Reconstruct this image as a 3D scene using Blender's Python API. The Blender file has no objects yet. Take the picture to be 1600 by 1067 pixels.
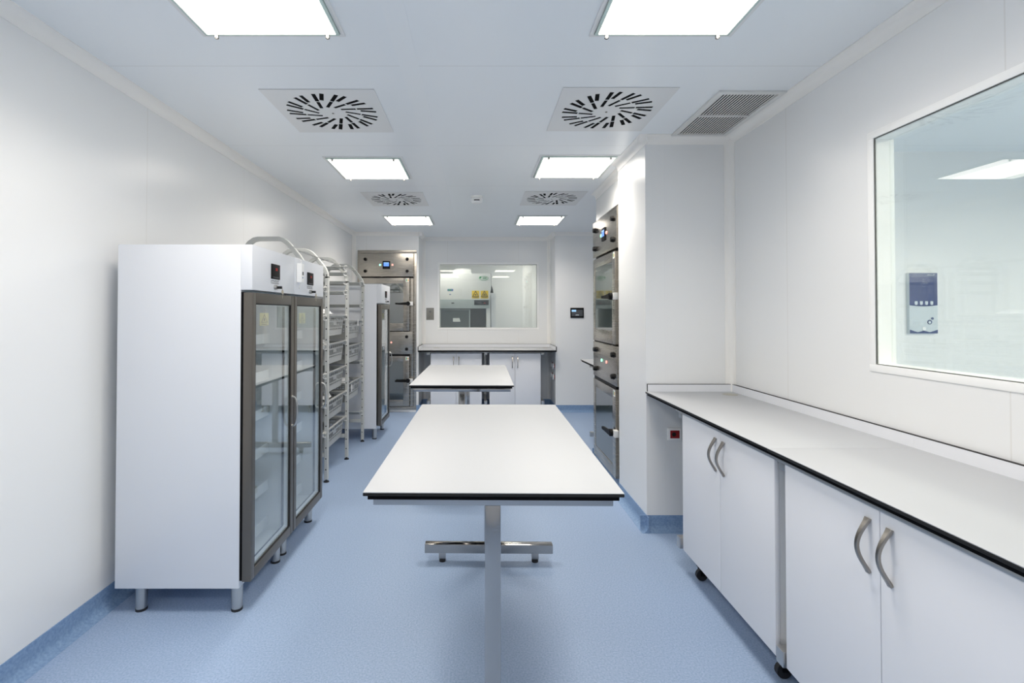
import bpy, bmesh, math, random
from mathutils import Vector, Matrix
random.seed(7)
PI = math.pi
sc = bpy.context.scene
COL = sc.collection

# ---------------------------------------------------------------- camera, world, exposure
EYE = 1.45
PITCH = 0.8
F_PX = 765.0
cam_data = bpy.data.cameras.new('camera')
cam_data.sensor_fit = 'HORIZONTAL'
cam_data.sensor_width = 36.0
cam_data.lens = F_PX / 1600.0 * 36.0
cam_data.shift_x = (800.0 - 745.0) / 1600.0
cam_data.shift_y = (489.0 - F_PX * math.tan(math.radians(PITCH)) - 533.5) / 1600.0
cam_data.clip_start = 0.02
cam_data.clip_end = 60
cam = bpy.data.objects.new('camera', cam_data)
COL.objects.link(cam)
cam.location = (0, 0, EYE)
cam.rotation_euler = (math.radians(90 + PITCH), 0, 0)
sc.camera = cam

world = bpy.data.worlds.new('world')
sc.world = world
world.use_nodes = True
world.node_tree.nodes['Background'].inputs[0].default_value = (0.75, 0.8, 0.85, 1)
world.node_tree.nodes['Background'].inputs[1].default_value = 0.0

sc.view_settings.view_transform = 'Standard'
sc.view_settings.look = 'None'
sc.view_settings.gamma = 1.0
sc.view_settings.use_curve_mapping = False
sc.view_settings.exposure = 0.0
LAMP = 5.0            # emission strength of the ceiling panels
LAMP_W = 12.2         # watts of the downward beam of each ceiling light
LAMP_SPREAD = 140.0   # beam width of the prismatic panels, degrees
LAMP_COL = (1.0, 0.932, 0.842, 1)
try:
    sc.cycles.use_denoising = True
    sc.cycles.max_bounces = 14
    sc.cycles.diffuse_bounces = 8
    sc.cycles.glossy_bounces = 6
    sc.cycles.transparent_max_bounces = 24
    sc.cycles.caustics_reflective = True
    sc.cycles.sample_clamp_indirect = 6.0
except Exception:
    pass


# ---------------------------------------------------------------- materials
def mat(name, col, rough=0.5, metal=0.0, spec=0.5, emit=None, es=0.0):
    m = bpy.data.materials.new(name)
    m.use_nodes = True
    b = m.node_tree.nodes['Principled BSDF']
    b.inputs['Base Color'].default_value = (*col, 1)
    b.inputs['Roughness'].default_value = rough
    b.inputs['Metallic'].default_value = metal
    b.inputs['Specular IOR Level'].default_value = spec
    if emit:
        b.inputs['Emission Color'].default_value = (*emit, 1)
        b.inputs['Emission Strength'].default_value = es
    return m


def noise_mix(m, c1, c2, scale=40, detail=3, lo=0.35, hi=0.65, stretch=(1, 1, 1), rough=None):
    nt = m.node_tree
    N, L = nt.nodes, nt.links
    b = N['Principled BSDF']
    tc = N.new('ShaderNodeTexCoord')
    mp = N.new('ShaderNodeMapping')
    mp.inputs['Scale'].default_value = stretch
    no = N.new('ShaderNodeTexNoise')
    no.inputs['Scale'].default_value = scale
    no.inputs['Detail'].default_value = detail
    ra = N.new('ShaderNodeValToRGB')
    ra.color_ramp.elements[0].position = lo
    ra.color_ramp.elements[1].position = hi
    ra.color_ramp.elements[0].color = (*c1, 1)
    ra.color_ramp.elements[1].color = (*c2, 1)
    L.new(tc.outputs['Object'], mp.inputs['Vector'])
    L.new(mp.outputs['Vector'], no.inputs['Vector'])
    L.new(no.outputs['Fac'], ra.inputs['Fac'])
    L.new(ra.outputs['Color'], b.inputs['Base Color'])
    if rough:
        mr = N.new('ShaderNodeMapRange')
        mr.inputs['To Min'].default_value = rough[0]
        mr.inputs['To Max'].default_value = rough[1]
        L.new(no.outputs['Fac'], mr.inputs['Value'])
        L.new(mr.outputs['Result'], b.inputs['Roughness'])
    return m


def panel_mat(name, col, seam, axis, period, offset, rough=0.3, width=0.005, spec=0.5):
    """painted metal sandwich panels with a thin joint every PERIOD metres along AXIS (object space = world)"""
    m = mat(name, col, rough, spec=spec)
    nt = m.node_tree
    N, L = nt.nodes, nt.links
    b = N['Principled BSDF']
    tc = N.new('ShaderNodeTexCoord')
    sx = N.new('ShaderNodeSeparateXYZ')
    L.new(tc.outputs['Object'], sx.inputs[0])
    ad = N.new('ShaderNodeMath'); ad.operation = 'SUBTRACT'; ad.inputs[1].default_value = offset
    L.new(sx.outputs[axis], ad.inputs[0])
    di = N.new('ShaderNodeMath'); di.operation = 'DIVIDE'; di.inputs[1].default_value = period
    L.new(ad.outputs[0], di.inputs[0])
    fr = N.new('ShaderNodeMath'); fr.operation = 'FRACT'
    L.new(di.outputs[0], fr.inputs[0])
    lt = N.new('ShaderNodeMath'); lt.operation = 'LESS_THAN'; lt.inputs[1].default_value = width / period
    L.new(fr.outputs[0], lt.inputs[0])
    mx = N.new('ShaderNodeMix'); mx.data_type = 'RGBA'
    mx.inputs['A'].default_value = (*col, 1)
    mx.inputs['B'].default_value = (*seam, 1)
    L.new(lt.outputs[0], mx.inputs['Factor'])
    L.new(mx.outputs['Result'], b.inputs['Base Color'])
    return m


def glass_mat(name, tint, r0=0.045, rough=0.0, boost=1.0):
    """thin clear pane: what passes is tinted, the rest mirrors, more at a glancing angle"""
    m = bpy.data.materials.new(name)
    m.use_nodes = True
    nt = m.node_tree
    N, L = nt.nodes, nt.links
    N.remove(N['Principled BSDF'])
    out = [n for n in N if n.type == 'OUTPUT_MATERIAL'][0]
    ge = N.new('ShaderNodeNewGeometry')
    dt = N.new('ShaderNodeVectorMath'); dt.operation = 'DOT_PRODUCT'
    L.new(ge.outputs['Normal'], dt.inputs[0]); L.new(ge.outputs['Incoming'], dt.inputs[1])
    ab = N.new('ShaderNodeMath'); ab.operation = 'ABSOLUTE'
    L.new(dt.outputs['Value'], ab.inputs[0])
    su = N.new('ShaderNodeMath'); su.operation = 'SUBTRACT'; su.inputs[0].default_value = 1.0; su.use_clamp = True
    L.new(ab.outputs[0], su.inputs[1])
    po = N.new('ShaderNodeMath'); po.operation = 'POWER'; po.inputs[1].default_value = 5.0
    L.new(su.outputs[0], po.inputs[0])
    ma = N.new('ShaderNodeMath'); ma.operation = 'MULTIPLY_ADD'
    ma.inputs[1].default_value = (1 - r0) * boost; ma.inputs[2].default_value = r0; ma.use_clamp = True
    L.new(po.outputs[0], ma.inputs[0])
    tr = N.new('ShaderNodeBsdfTransparent'); tr.inputs[0].default_value = (*tint, 1)
    gl = N.new('ShaderNodeBsdfGlossy'); gl.inputs['Roughness'].default_value = rough
    gl.inputs['Color'].default_value = (1, 1, 1, 1)
    mx = N.new('ShaderNodeMixShader')
    L.new(ma.outputs[0], mx.inputs[0]); L.new(tr.outputs[0], mx.inputs[1]); L.new(gl.outputs[0], mx.inputs[2])
    L.new(mx.outputs[0], out.inputs['Surface'])
    return m


WALLC = (0.855, 0.86, 0.857)
SEAMC = (0.785, 0.78, 0.765)
M = {}
M['wall_y'] = panel_mat('wall_panel_along_depth', WALLC, SEAMC, 1, 1.125, 0.450, rough=0.27, spec=0.6)
M['wall_x'] = panel_mat('wall_panel_across', WALLC, SEAMC, 0, 1.125, 0.620, rough=0.27, spec=0.6)
M['wall_niche'] = panel_mat('wall_panel_niche', WALLC, SEAMC, 0, 1.119, -0.464, rough=0.27, spec=0.6)
M['wall'] = mat('wall_panel_plain', WALLC, 0.27, spec=0.6)
M['ceiling'] = panel_mat('ceiling_panel', (0.85, 0.88, 0.90), (0.76, 0.78, 0.79), 1, 1.12, 0.100, rough=0.3, width=0.006)
M['strip'] = mat('ceiling_strip', (0.86, 0.885, 0.90), 0.34)
M['cove'] = mat('coving_cream', (0.92, 0.905, 0.875), 0.4)
M['floor'] = noise_mix(mat('blue_vinyl', (0.2, 0.33, 0.52), 0.42, spec=0.35), (0.245, 0.345, 0.51), (0.375, 0.475, 0.655), scale=130, detail=4, lo=0.30, hi=0.70)
M['base'] = noise_mix(mat('blue_vinyl_upstand', (0.16, 0.28, 0.48), 0.45, spec=0.35), (0.17, 0.275, 0.46), (0.26, 0.385, 0.57), scale=85, detail=4, lo=0.30, hi=0.70)
M['white'] = mat('white_laminate', (0.83, 0.835, 0.84), 0.32)
M['door'] = mat('cabinet_door_laminate', (0.80, 0.81, 0.84), 0.38)
M['top'] = mat('bench_top_laminate', (0.468, 0.480, 0.498), 0.45, spec=0.35)
M['edge'] = mat('dark_edge', (0.016, 0.016, 0.016), 0.5, spec=0.25)
M['black'] = mat('black_plastic', (0.005, 0.005, 0.0055), 0.5, spec=0.2)
M['gasket'] = mat('grey_gasket', (0.10, 0.10, 0.09), 0.6)
M['plate_steel'] = mat('matt_steel_plate', (0.25, 0.245, 0.225), 0.5, metal=0.3)
M['void'] = mat('dark_void', (0.004, 0.004, 0.005), 0.8, spec=0.1)  # flat black, also stands in for unlit depth behind slots and louvres
M['rubber'] = mat('black_rubber', (0.015, 0.015, 0.017), 0.6)
M['fridge'] = mat('fridge_enamel', (0.77, 0.79, 0.83), 0.3)
M['liner'] = mat('fridge_liner', (0.84, 0.87, 0.88), 0.45)
M['bronze'] = mat('door_frame_metal', (0.155, 0.14, 0.122), 0.36, metal=0.6)
M['steel'] = noise_mix(mat('brushed_steel', (0.5, 0.48, 0.45), 0.26, metal=1.0), (0.42, 0.385, 0.335), (0.48, 0.445, 0.39), scale=30, stretch=(0.2, 0.2, 9), rough=(0.2, 0.32))
M['chrome'] = mat('polished_steel', (0.43, 0.415, 0.40), 0.11, metal=1.0)
M['satin'] = mat('satin_steel', (0.55, 0.545, 0.53), 0.3, metal=1.0)
M['handle'] = mat('handle_nickel', (0.33, 0.31, 0.285), 0.28, metal=1.0)
M['rack'] = mat('rack_grey_paint', (0.52, 0.53, 0.51), 0.4)
M['clip'] = mat('clip_white', (0.78, 0.78, 0.76), 0.35)
M['basket'] = mat('basket_grey_plastic', (0.40, 0.41, 0.405), 0.35)
M['bag'] = mat('white_plastic_bag', (0.85, 0.85, 0.85), 0.35)
M['paper'] = mat('paper', (0.8, 0.8, 0.79), 0.6)
M['grille'] = mat('grille_white', (0.72, 0.72, 0.70), 0.4)
M['diffuser'] = mat('diffuser_white', (0.76, 0.765, 0.76), 0.4)
M['lamp'] = mat('lamp_panel', (0.9, 0.9, 0.9), 0.5, emit=LAMP_COL[:3], es=LAMP)
M['lampglass'] = mat('lamp_glass_edge', (0.60, 0.72, 0.67), 0.15)
M['red'] = mat('red_plastic', (0.30, 0.008, 0.012), 0.4)
M['plate'] = mat('socket_plate_white', (0.95, 0.95, 0.935), 0.35)
M['navy'] = mat('navy_plastic', (0.028, 0.06, 0.20), 0.3)
M['navy2'] = mat('pale_navy_plastic', (0.10, 0.14, 0.27), 0.3)
M['palegrey'] = mat('pale_grey_plastic', (0.66, 0.72, 0.75), 0.35)
M['yellow'] = mat('warning_yellow', (0.88, 0.60, 0.0), 0.45)
M['paleyellow'] = mat('pale_yellow', (0.66, 0.60, 0.26), 0.5)
M['green'] = mat('logo_green', (0.05, 0.35, 0.12), 0.5)
M['orange'] = mat('sticker_orange', (0.80, 0.40, 0.05), 0.5)
M['key'] = mat('key_brass', (0.55, 0.50, 0.42), 0.3, metal=0.8)
M['hoodgrey'] = mat('hood_grey', (0.42, 0.47, 0.48), 0.4)
M['hooddark'] = mat('hood_smoked', (0.06, 0.075, 0.075), 0.25)
M['hooddark2'] = mat('hood_interior', (0.085, 0.10, 0.09), 0.5)
M['machineglass'] = mat('chamber_glass', (0.055, 0.07, 0.068), 0.04, spec=1.0)
M['machineglass'].node_tree.nodes['Principled BSDF'].inputs['IOR'].default_value = 2.3
M['glass'] = glass_mat('window_glass', (0.968, 0.981, 0.968), 0.048)
M['fglass'] = glass_mat('fridge_glass', (0.94, 0.965, 0.97), 0.18, boost=0.85)
M['screenblue'] = mat('screen_blue', (0.02, 0.05, 0.2), 0.2, emit=(0.16, 0.36, 1.0), es=1.1)
M['screenlight'] = mat('screen_light', (0.2, 0.3, 0.4), 0.2, emit=(0.35, 0.62, 0.9), es=0.9)
M['screengrey'] = mat('screen_grey', (0.085, 0.09, 0.10), 0.2)
M['ledgreen'] = mat('lamp_green', (0.1, 0.5, 0.3), 0.3, emit=(0.4, 1.0, 0.7), es=1.6)
M['ledred'] = mat('lamp_red', (0.5, 0.2, 0.15), 0.3, emit=(1.0, 0.45, 0.38), es=1.1)
M['digits'] = mat('digits_red', (0.4, 0.02, 0.02), 0.4, emit=(1.0, 0.06, 0.04), es=0.22)
M['ink'] = mat('print_grey', (0.16, 0.16, 0.17), 0.6)
M['inkblue'] = mat('print_blue', (0.10, 0.18, 0.42), 0.6)
M['grommet'] = mat('grommet_grey', (0.40, 0.39, 0.34), 0.5)
M['wire'] = mat('wire_cream', (0.62, 0.58, 0.48), 0.5)


# ---------------------------------------------------------------- mesh builder
class MB:
    def __init__(self):
        self.bm = bmesh.new()
        self.mi = 0

    def m(self, i):
        self.mi = i
        return self

    def _mark(self, faces):
        for f in faces:
            f.material_index = self.mi

    def box(self, x0, x1, y0, y1, z0, z1, bev=0.0, seg=2, mtx=None):
        x0, x1 = min(x0, x1), max(x0, x1); y0, y1 = min(y0, y1), max(y0, y1); z0, z1 = min(z0, z1), max(z0, z1)
        v = [self.bm.verts.new(p) for p in ((x0, y0, z0), (x1, y0, z0), (x1, y1, z0), (x0, y1, z0),
                                            (x0, y0, z1), (x1, y0, z1), (x1, y1, z1), (x0, y1, z1))]
        fs = [self.bm.faces.new([v[i] for i in q]) for q in
              ((0, 3, 2, 1), (4, 5, 6, 7), (0, 1, 5, 4), (1, 2, 6, 5), (2, 3, 7, 6), (3, 0, 4, 7))]
        self._mark(fs)
        if mtx is not None:
            bmesh.ops.transform(self.bm, matrix=mtx, verts=v)
        if bev > 0:
            es = list({e for f in fs for e in f.edges})
            r = bmesh.ops.bevel(self.bm, geom=es, offset=bev, segments=seg, affect='EDGES', profile=0.6)
            self._mark(r['faces'])
        return self

    def prism(self, pts, axis, a0, a1, mtx=None):
        """pts: 2D outline in the plane across AXIS (x: yz, y: xz, z: xy)"""
        def P(p, a):
            return {'x': (a, p[0], p[1]), 'y': (p[0], a, p[1]), 'z': (p[0], p[1], a)}[axis]
        A = [self.bm.verts.new(P(p, a0)) for p in pts]
        B = [self.bm.verts.new(P(p, a1)) for p in pts]
        n = len(pts)
        fs = [self.bm.faces.new(A), self.bm.faces.new(B[::-1])]
        for i in range(n):
            fs.append(self.bm.faces.new((A[i], B[i], B[(i + 1) % n], A[(i + 1) % n])))
        self._mark(fs)
        if mtx is not None:
            bmesh.ops.transform(self.bm, matrix=mtx, verts=A + B)
        return self

    def cyl(self, p0, p1, r, seg=20, r2=None):
        p0, p1 = Vector(p0), Vector(p1)
        d = (p1 - p0)
        q = d.to_track_quat('Z', 'Y').to_matrix()
        r2 = r if r2 is None else r2
        A, B = [], []
        for i in range(seg):
            a = 2 * PI * i / seg
            A.append(self.bm.verts.new(p0 + q @ Vector((r * math.cos(a), r * math.sin(a), 0))))
            B.append(self.bm.verts.new(p1 + q @ Vector((r2 * math.cos(a), r2 * math.sin(a), 0))))
        fs = [self.bm.faces.new(A[::-1]), self.bm.faces.new(B)]
        for i in range(seg):
            fs.append(self.bm.faces.new((A[i], A[(i + 1) % seg], B[(i + 1) % seg], B[i])))
        self._mark(fs)
        return self

    def sweep(self, path, sec, n, closed=False, scale=None):
        """sweep a section (list of (a, b): a along N, b across) along a path lying in the plane with normal N"""
        n = Vector(n).normalized()
        pts = [Vector(p) for p in path]
        k = len(pts)
        rings = []
        for i, p in enumerate(pts):
            if closed:
                t = (pts[(i + 1) % k] - pts[i - 1])
            else:
                t = pts[min(i + 1, k - 1)] - pts[max(i - 1, 0)]
            t.normalize()
            s = t.cross(n).normalized()
            f = 1.0
            if 0 < i < k - 1 or closed:
                t1 = (pts[i] - pts[i - 1]).normalized()
                f = 1.0 / max(0.5, abs(t1.dot(t)))
            sa, sb = scale[i] if scale else (1, 1)
            rings.append([self.bm.verts.new(p + n * (a * sa) + s * (b * sb * f)) for a, b in sec])
        m = len(sec)
        fs = []
        for i in range(k if closed else k - 1):
            A, B = rings[i], rings[(i + 1) % k]
            for j in range(m):
                fs.append(self.bm.faces.new((A[j], A[(j + 1) % m], B[(j + 1) % m], B[j])))
        if not closed:
            fs.append(self.bm.faces.new(rings[0][::-1])); fs.append(self.bm.faces.new(rings[-1]))
        self._mark(fs)
        return self

    def tube(self, path, r, n=(0, 1, 0), seg=10, closed=False):
        return self.sweep(path, [(r * math.cos(2 * PI * i / seg), r * math.sin(2 * PI * i / seg)) for i in range(seg)], n, closed)

    def build(self, name, mats, parent=None, org=(0, 0, 0), smooth=False):
        bmesh.ops.recalc_face_normals(self.bm, faces=self.bm.faces)
        me = bpy.data.meshes.new(name)
        self.bm.to_mesh(me)
        self.bm.free()
        if any(org):
            me.transform(Matrix.Translation(-Vector(org)))
        for x in (mats if isinstance(mats, (list, tuple)) else [mats]):
            me.materials.append(M[x])
        for p in me.polygons:
            p.use_smooth = True
        me.set_sharp_from_angle(angle=math.radians(32))
        o = bpy.data.objects.new(name, me)
        COL.objects.link(o)
        if parent is not None:
            o.parent = parent
        return o


def text_mesh(name, body, size, m, parent=None, mtx=None, depth=0.0006, sx=1.0):
    cu = bpy.data.curves.new(name, 'FONT')
    cu.body = body; cu.size = size; cu.extrude = depth
    cu.align_x = 'CENTER'; cu.align_y = 'CENTER'
    tmp = bpy.data.objects.new('tmp_text', cu)
    COL.objects.link(tmp)
    dg = bpy.context.evaluated_depsgraph_get()
    me = bpy.data.meshes.new_from_object(tmp.evaluated_get(dg))
    bpy.data.objects.remove(tmp)
    me.transform(Matrix.Diagonal((sx, 1, 1, 1)))
    if mtx is not None:
        me.transform(mtx)
    me.materials.clear(); me.materials.append(M[m])
    o = bpy.data.objects.new(name, me)
    COL.objects.link(o)
    if parent is not None:
        o.parent = parent
    return o


def facing_front(x, y, z):
    """text or flat marks facing -Y"""
    return Matrix.Translation((x, y, z)) @ Matrix.Rotation(PI / 2, 4, 'X')


def tag(o, label, cat, group=None):
    o['label'] = label; o['category'] = cat
    if group:
        o['group'] = group
    return o


def thing(name, label, cat, loc=(0, 0, 0), rz=0.0, group=None):
    o = bpy.data.objects.new(name, None)
    o.empty_display_size = 0.1
    COL.objects.link(o)
    o.location = loc; o.rotation_euler = (0, 0, rz)
    return tag(o, label, cat, group)


def struct(o):
    o['kind'] = 'structure'
    return o


def copy_tree(o, parent=None):
    kids = [c for c in bpy.data.objects if c.parent == o]
    c = o.copy()
    COL.objects.link(c)
    if parent is not None:
        c.parent = parent
    for k in kids:
        copy_tree(k, c)
    return c


# ---------------------------------------------------------------- room dimensions (metres)
XL, XR = -1.827, 1.715
CZ = 2.64
YB = -2.6             # wall behind the camera
YP0, YP1 = 3.29, 3.92  # pier
XP = 1.136
XB = 1.20             # block face with the right chamber
YE = 4.91             # far end of the block
YW = 7.20             # back wall
NX0, NX1, YN = -0.855, 1.155, 7.71   # niche
XA = 2.9              # alcove right wall
W2 = (-0.585, 0.947, 1.218, 2.215)   # back window opening x0 x1 z0 z1
W1 = (0.30, 2.107, 1.228, 2.205)     # right window opening y0 y1 z0 z1

# ---------------------------------------------------------------- structure
struct(MB().box(XL - .1, 5.2, YB - .1, 10.1, -0.1, 0).build('floor', 'floor'))
b = MB().box(XL - .1, 5.2, YB - .1, 10.1, CZ, CZ + .1)
struct(b.build('ceiling', 'ceiling'))
struct(MB().box(-.372, -.280, YB, YN, CZ - .0015, CZ + .001).build('trim_1', 'strip'))

struct(MB().box(XL - .1, XL, YB - .1, YW + .1, 0, CZ).build('wall_left', 'wall_y'))
struct(MB().box(XL - .1, XR + .085, YB - .1, YB, 0, CZ).build('wall_front', 'wall_x'))
b = MB()
X0, X1 = XR, XR + .085
b.box(X0, X1, YB, W1[0], 0, CZ)
b.box(X0, X1, W1[1], YP0, 0, CZ)
b.box(X0, X1, W1[0], W1[1], 0, W1[2])
b.box(X0, X1, W1[0], W1[1], W1[3], CZ)
struct(b.build('wall_right', 'wall_y'))
b = MB()   # pier in front of the right chamber
b.box(XP, XR + .085, YP0, YP1, 0, CZ)
b.box(XP + .128, XP + .1295, YP0 - .0008, YP0, 0.1, CZ)
struct(b.build('wall_pier', 'wall'))
b = MB()   # block round the right chamber
b.box(XB, 1.75, YP1, YE, 2.375, CZ)
b.box(XB, 1.75, 4.80, YE, 0, 2.375)
b.box(XB, 1.75, YP1, 4.80, 0, 0.03)
b.box(1.75, XA + .1, 4.81, YE, 0, CZ)
struct(b.build('wall_block', 'wall'))
b = MB()
b.box(XL, -1.757, YW, YW + .1, 0, CZ)
b.box(-.887, NX0, YW, YN, 0, CZ)
b.box(-1.757, -.887, YW, YW + .1, 2.375, CZ)
b.box(-1.757, -.887, YW, YW + .1, 0, .03)
struct(b.build('wall_back_left', 'wall_x'))
b = MB()
b.box(NX0 - .1, W2[0], YN, YN + .085, 0, CZ)
b.box(W2[1], NX1 + .1, YN, YN + .085, 0, CZ)
b.box(W2[0], W2[1], YN, YN + .085, 0, W2[2])
b.box(W2[0], W2[1], YN, YN + .085, W2[3], CZ)
struct(b.build('wall_back', 'wall_niche'))
b = MB()
b.box(NX1, XA + .1, YW, YN, 0, CZ)
struct(b.build('wall_back_right', 'wall_x'))
struct(MB().box(XA, XA + .1, YE, YW, 0, CZ).build('wall_alcove', 'wall_y'))
# rooms seen through the two windows
b = MB()
b.box(XR + .085, 5.2, 3.6, 3.7, 0, CZ)
b.box(5.1, 5.2, YB, 3.6, 0, CZ)
b.box(XR + .085, 5.2, YB - .1, YB, 0, CZ)
struct(b.build('wall_side_room', 'wall'))
b = MB()
b.box(-1.9, 2.0, 10.0, 10.1, 0, CZ)
b.box(-1.9, -1.8, YN + .085, 10.0, 0, CZ)
b.box(1.9, 2.0, YN + .085, 10.0, 0, CZ)
struct(b.build('wall_far_room', 'wall'))


def run(p0, p1, inward, prof):
    """extrude a (distance from wall, height) profile from p0 to p1 along a wall whose inward normal is INWARD"""
    mb = MB()
    p0, p1, n = Vector((*p0, 0)), Vector((*p1, 0)), Vector((*inward, 0))
    rings = []
    for p in (p0, p1):
        rings.append([mb.bm.verts.new(p + n * d + Vector((0, 0, h))) for d, h in prof])
    m = len(prof)
    for j in range(m):
        mb.bm.faces.new((rings[0][j], rings[0][(j + 1) % m], rings[1][(j + 1) % m], rings[1][j]))
    mb.bm.faces.new(rings[0][::-1]); mb.bm.faces.new(rings[1])
    return mb


def join_runs(name, m, runs, prof):
    total = MB()
    for r in runs:
        mb = run(*r, prof)
        me = bpy.data.meshes.new('tmp'); mb.bm.to_mesh(me); mb.bm.free()
        total.bm.from_mesh(me)
        bpy.data.meshes.remove(me)
    return struct(total.build(name, m))


RC = 0.05
cove = [(-.001, CZ + .001), (-.001, CZ - RC - .004), (.004, CZ - RC - .004)]
for i in range(0, 9):
    a = i / 8 * PI / 2
    cove.append((RC - (RC - .004) * math.cos(a) + .001, CZ - RC + (RC - .004) * math.sin(a)))
cove += [(RC + .004, CZ - .004), (RC + .004, CZ + .001)]
join_runs('trim_2', 'cove', [((XL, YB), (XL, YW), (1, 0))], cove)
join_runs('trim_3', 'cove', [((XL, YW), (NX0 + .05, YW), (0, -1))], cove)
join_runs('trim_4', 'cove', [((NX0, YW - .05), (NX0, YN), (1, 0)), ((NX0, YN), (NX1, YN), (0, -1)), ((NX1, YN), (NX1, YW - .05), (-1, 0))], cove)
join_runs('trim_5', 'cove', [((NX1 - .05, YW), (XA, YW), (0, -1)), ((XA, YE), (XA, YW), (-1, 0))], cove)
join_runs('trim_6', 'cove', [((XR, YB), (XR, YP0), (-1, 0))], cove)
join_runs('trim_7', 'cove', [((XP - .05, YP0), (XR, YP0), (0, -1))], cove)
join_runs('trim_8', 'cove', [((XP, YP0 - .05), (XP, YP1 + .0), (-1, 0)), ((XB, YP1), (XB, YE), (-1, 0)), ((XB, YE), (XA, YE), (0, 1))], cove)


def corner_strip(name, x, y, sx, sy, z0, z1):
    """vertical cove in an inner corner, room towards (sx, sy)"""
    r = 0.045
    pts = [(x - .001 * sx, y - .001 * sy), (x + (r + .003) * sx, y), (x + (r + .003) * sx, y + .003 * sy)]
    for i in range(0, 9):
        a = i / 8 * PI / 2
        pts.append((x + sx * (r - (r - .003) * math.sin(a)), y + sy * (r - (r - .003) * math.cos(a))))
    pts += [(x + .003 * sx, y + (r + .003) * sy), (x, y + (r + .003) * sy)]
    struct(MB().prism(pts, 'z', z0, z1).build(name, 'cove'))


corner_strip('trim_9', XL, YW, 1, -1, .1, CZ)
corner_strip('trim_10', NX0, YN, 1, -1, .1, CZ)
corner_strip('trim_11', NX1, YN, -1, -1, .1, CZ)
corner_strip('trim_12', XR, YP0, -1, -1, .1, CZ)

BH = 0.10
base = [(-.001, 0), (-.001, BH), (.004, BH), (.005, .045)]
for i in range(1, 7):
    a = i / 6 * PI / 2
    base.append((.045 - .040 * math.cos(a), .045 - .0435 * math.sin(a)))
base += [(.050, .0005), (.050, 0)]
join_runs('baseboard_left', 'base', [((XL, YB), (XL, YW), (1, 0))], base)
join_runs('baseboard_right', 'base', [((XR, YB), (XR, YP0), (-1, 0))], base)
join_runs('baseboard_pier', 'base', [((XP - .045, YP0), (XR, YP0), (0, -1)), ((XP, YP0 - .045), (XP, YP1), (-1, 0)), ((XB, YP1), (XB, YE), (-1, 0)), ((XB - .045, YE), (XA, YE), (0, 1))], base)
join_runs('baseboard_back', 'base', [((XL, YW), (-1.757, YW), (0, -1)), ((NX1 - .045, YW), (XA, YW), (0, -1)), ((-.887, YW), (NX0 + .045, YW), (0, -1)),
                                    ((NX0, YW), (NX0, YN), (1, 0)), ((NX0, YN), (NX1, YN), (0, -1)), ((NX1, YW), (NX1, YN), (-1, 0))], base)


# ---------------------------------------------------------------- windows
def ring(mb, x0, x1, z0, z1, w, y0, y1):
    """rectangular frame in the xz plane, bar width w inside the outer outline"""
    mb.box(x0, x1, y0, y1, z1 - w, z1, .0015)
    mb.box(x0, x1, y0, y1, z0, z0 + w, .0015)
    mb.box(x0, x0 + w, y0, y1, z0 + w, z1 - w, .0015)
    mb.box(x1 - w, x1, y0, y1, z0 + w, z1 - w, .0015)
    return mb


def window(name, width, z0, z1, thick, loc, rz):
    """local: front face at y=0 facing -Y, x from 0 to width, z absolute"""
    root = bpy.data.objects.new(name, None)
    COL.objects.link(root); struct(root)
    root.location = loc; root.rotation_euler = (0, 0, rz)
    f = MB()
    ring(f, -.03, width + .03, z0 - .03, z1 + .03, .031, -.004, .003)
    f.box(0, .004, .003, thick, z0, z1); f.box(width - .004, width, .003, thick, z0, z1)
    f.box(0, width, .003, thick, z0, z0 + .004); f.box(0, width, .003, thick, z1 - .004, z1)
    f.build('window_frame', 'plate', root)
    g = MB(); ring(g, .001, width - .001, z0 + .001, z1 - .001, .003, .0005, .006); g.build('gasket', 'gasket', root)
    MB().box(.004, width - .004, .004, .009, z0 + .004, z1 - .004).build('window_pane', 'glass', root)
    MB().box(.004, width - .004, thick - .02, thick - .015, z0 + .004, z1 - .004).build('window_pane', 'glass', root)
    return root


window('window_1', W1[1] - W1[0], W1[2], W1[3], .085, (XR, W1[1], 0), -PI / 2)
window('window_2', W2[1] - W2[0], W2[2], W2[3], .085, (W2[0], YN, 0), 0)


# ---------------------------------------------------------------- ceiling fittings
def make_light(loc):
    t = thing('ceiling_light', '', 'light', loc)
    h = .305
    f = MB(); d = .0
    for x0, x1, y0, y1 in ((-h, h, -h, -h + .018), (-h, h, h - .018, h), (-h, -h + .018, -h + .018, h - .018), (h - .018, h, -h + .018, h - .018)):
        f.box(x0, x1, y0, y1, -.006, 0, .001)
    f.build('frame', 'diffuser', t)
    e = MB(); k = h - .020
    e.box(-k, k, -k, k, -.013, -.001, .002)
    e.build('glass_cover', 'lampglass', t)
    p = MB(); k = h - .034
    p.box(-k, k, -k, k, -.0145, -.0131)
    p.build('lamp_panel', 'lamp', t)
    la = bpy.data.lights.new('beam', 'AREA')
    la.shape = 'SQUARE'; la.size = .54; la.energy = LAMP_W; la.spread = math.radians(LAMP_SPREAD)
    la.color = LAMP_COL[:3]
    lo = bpy.data.objects.new('beam', la); COL.objects.link(lo); lo.parent = t; lo.location = (0, 0, -.016)
    for sx in (-1, 1):
        for sy in (-1, 1):
            c = MB()
            c.cyl((sx * .235, sy * (h - .026), -.026), (sx * .235, sy * (h - .026), -.013), .009, 14)
            c.cyl((sx * .235, sy * (h - .026), -.029), (sx * .235, sy * (h - .026), -.026), .006, 14)
            c.build('clip', 'chrome', t)
    return t


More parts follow.
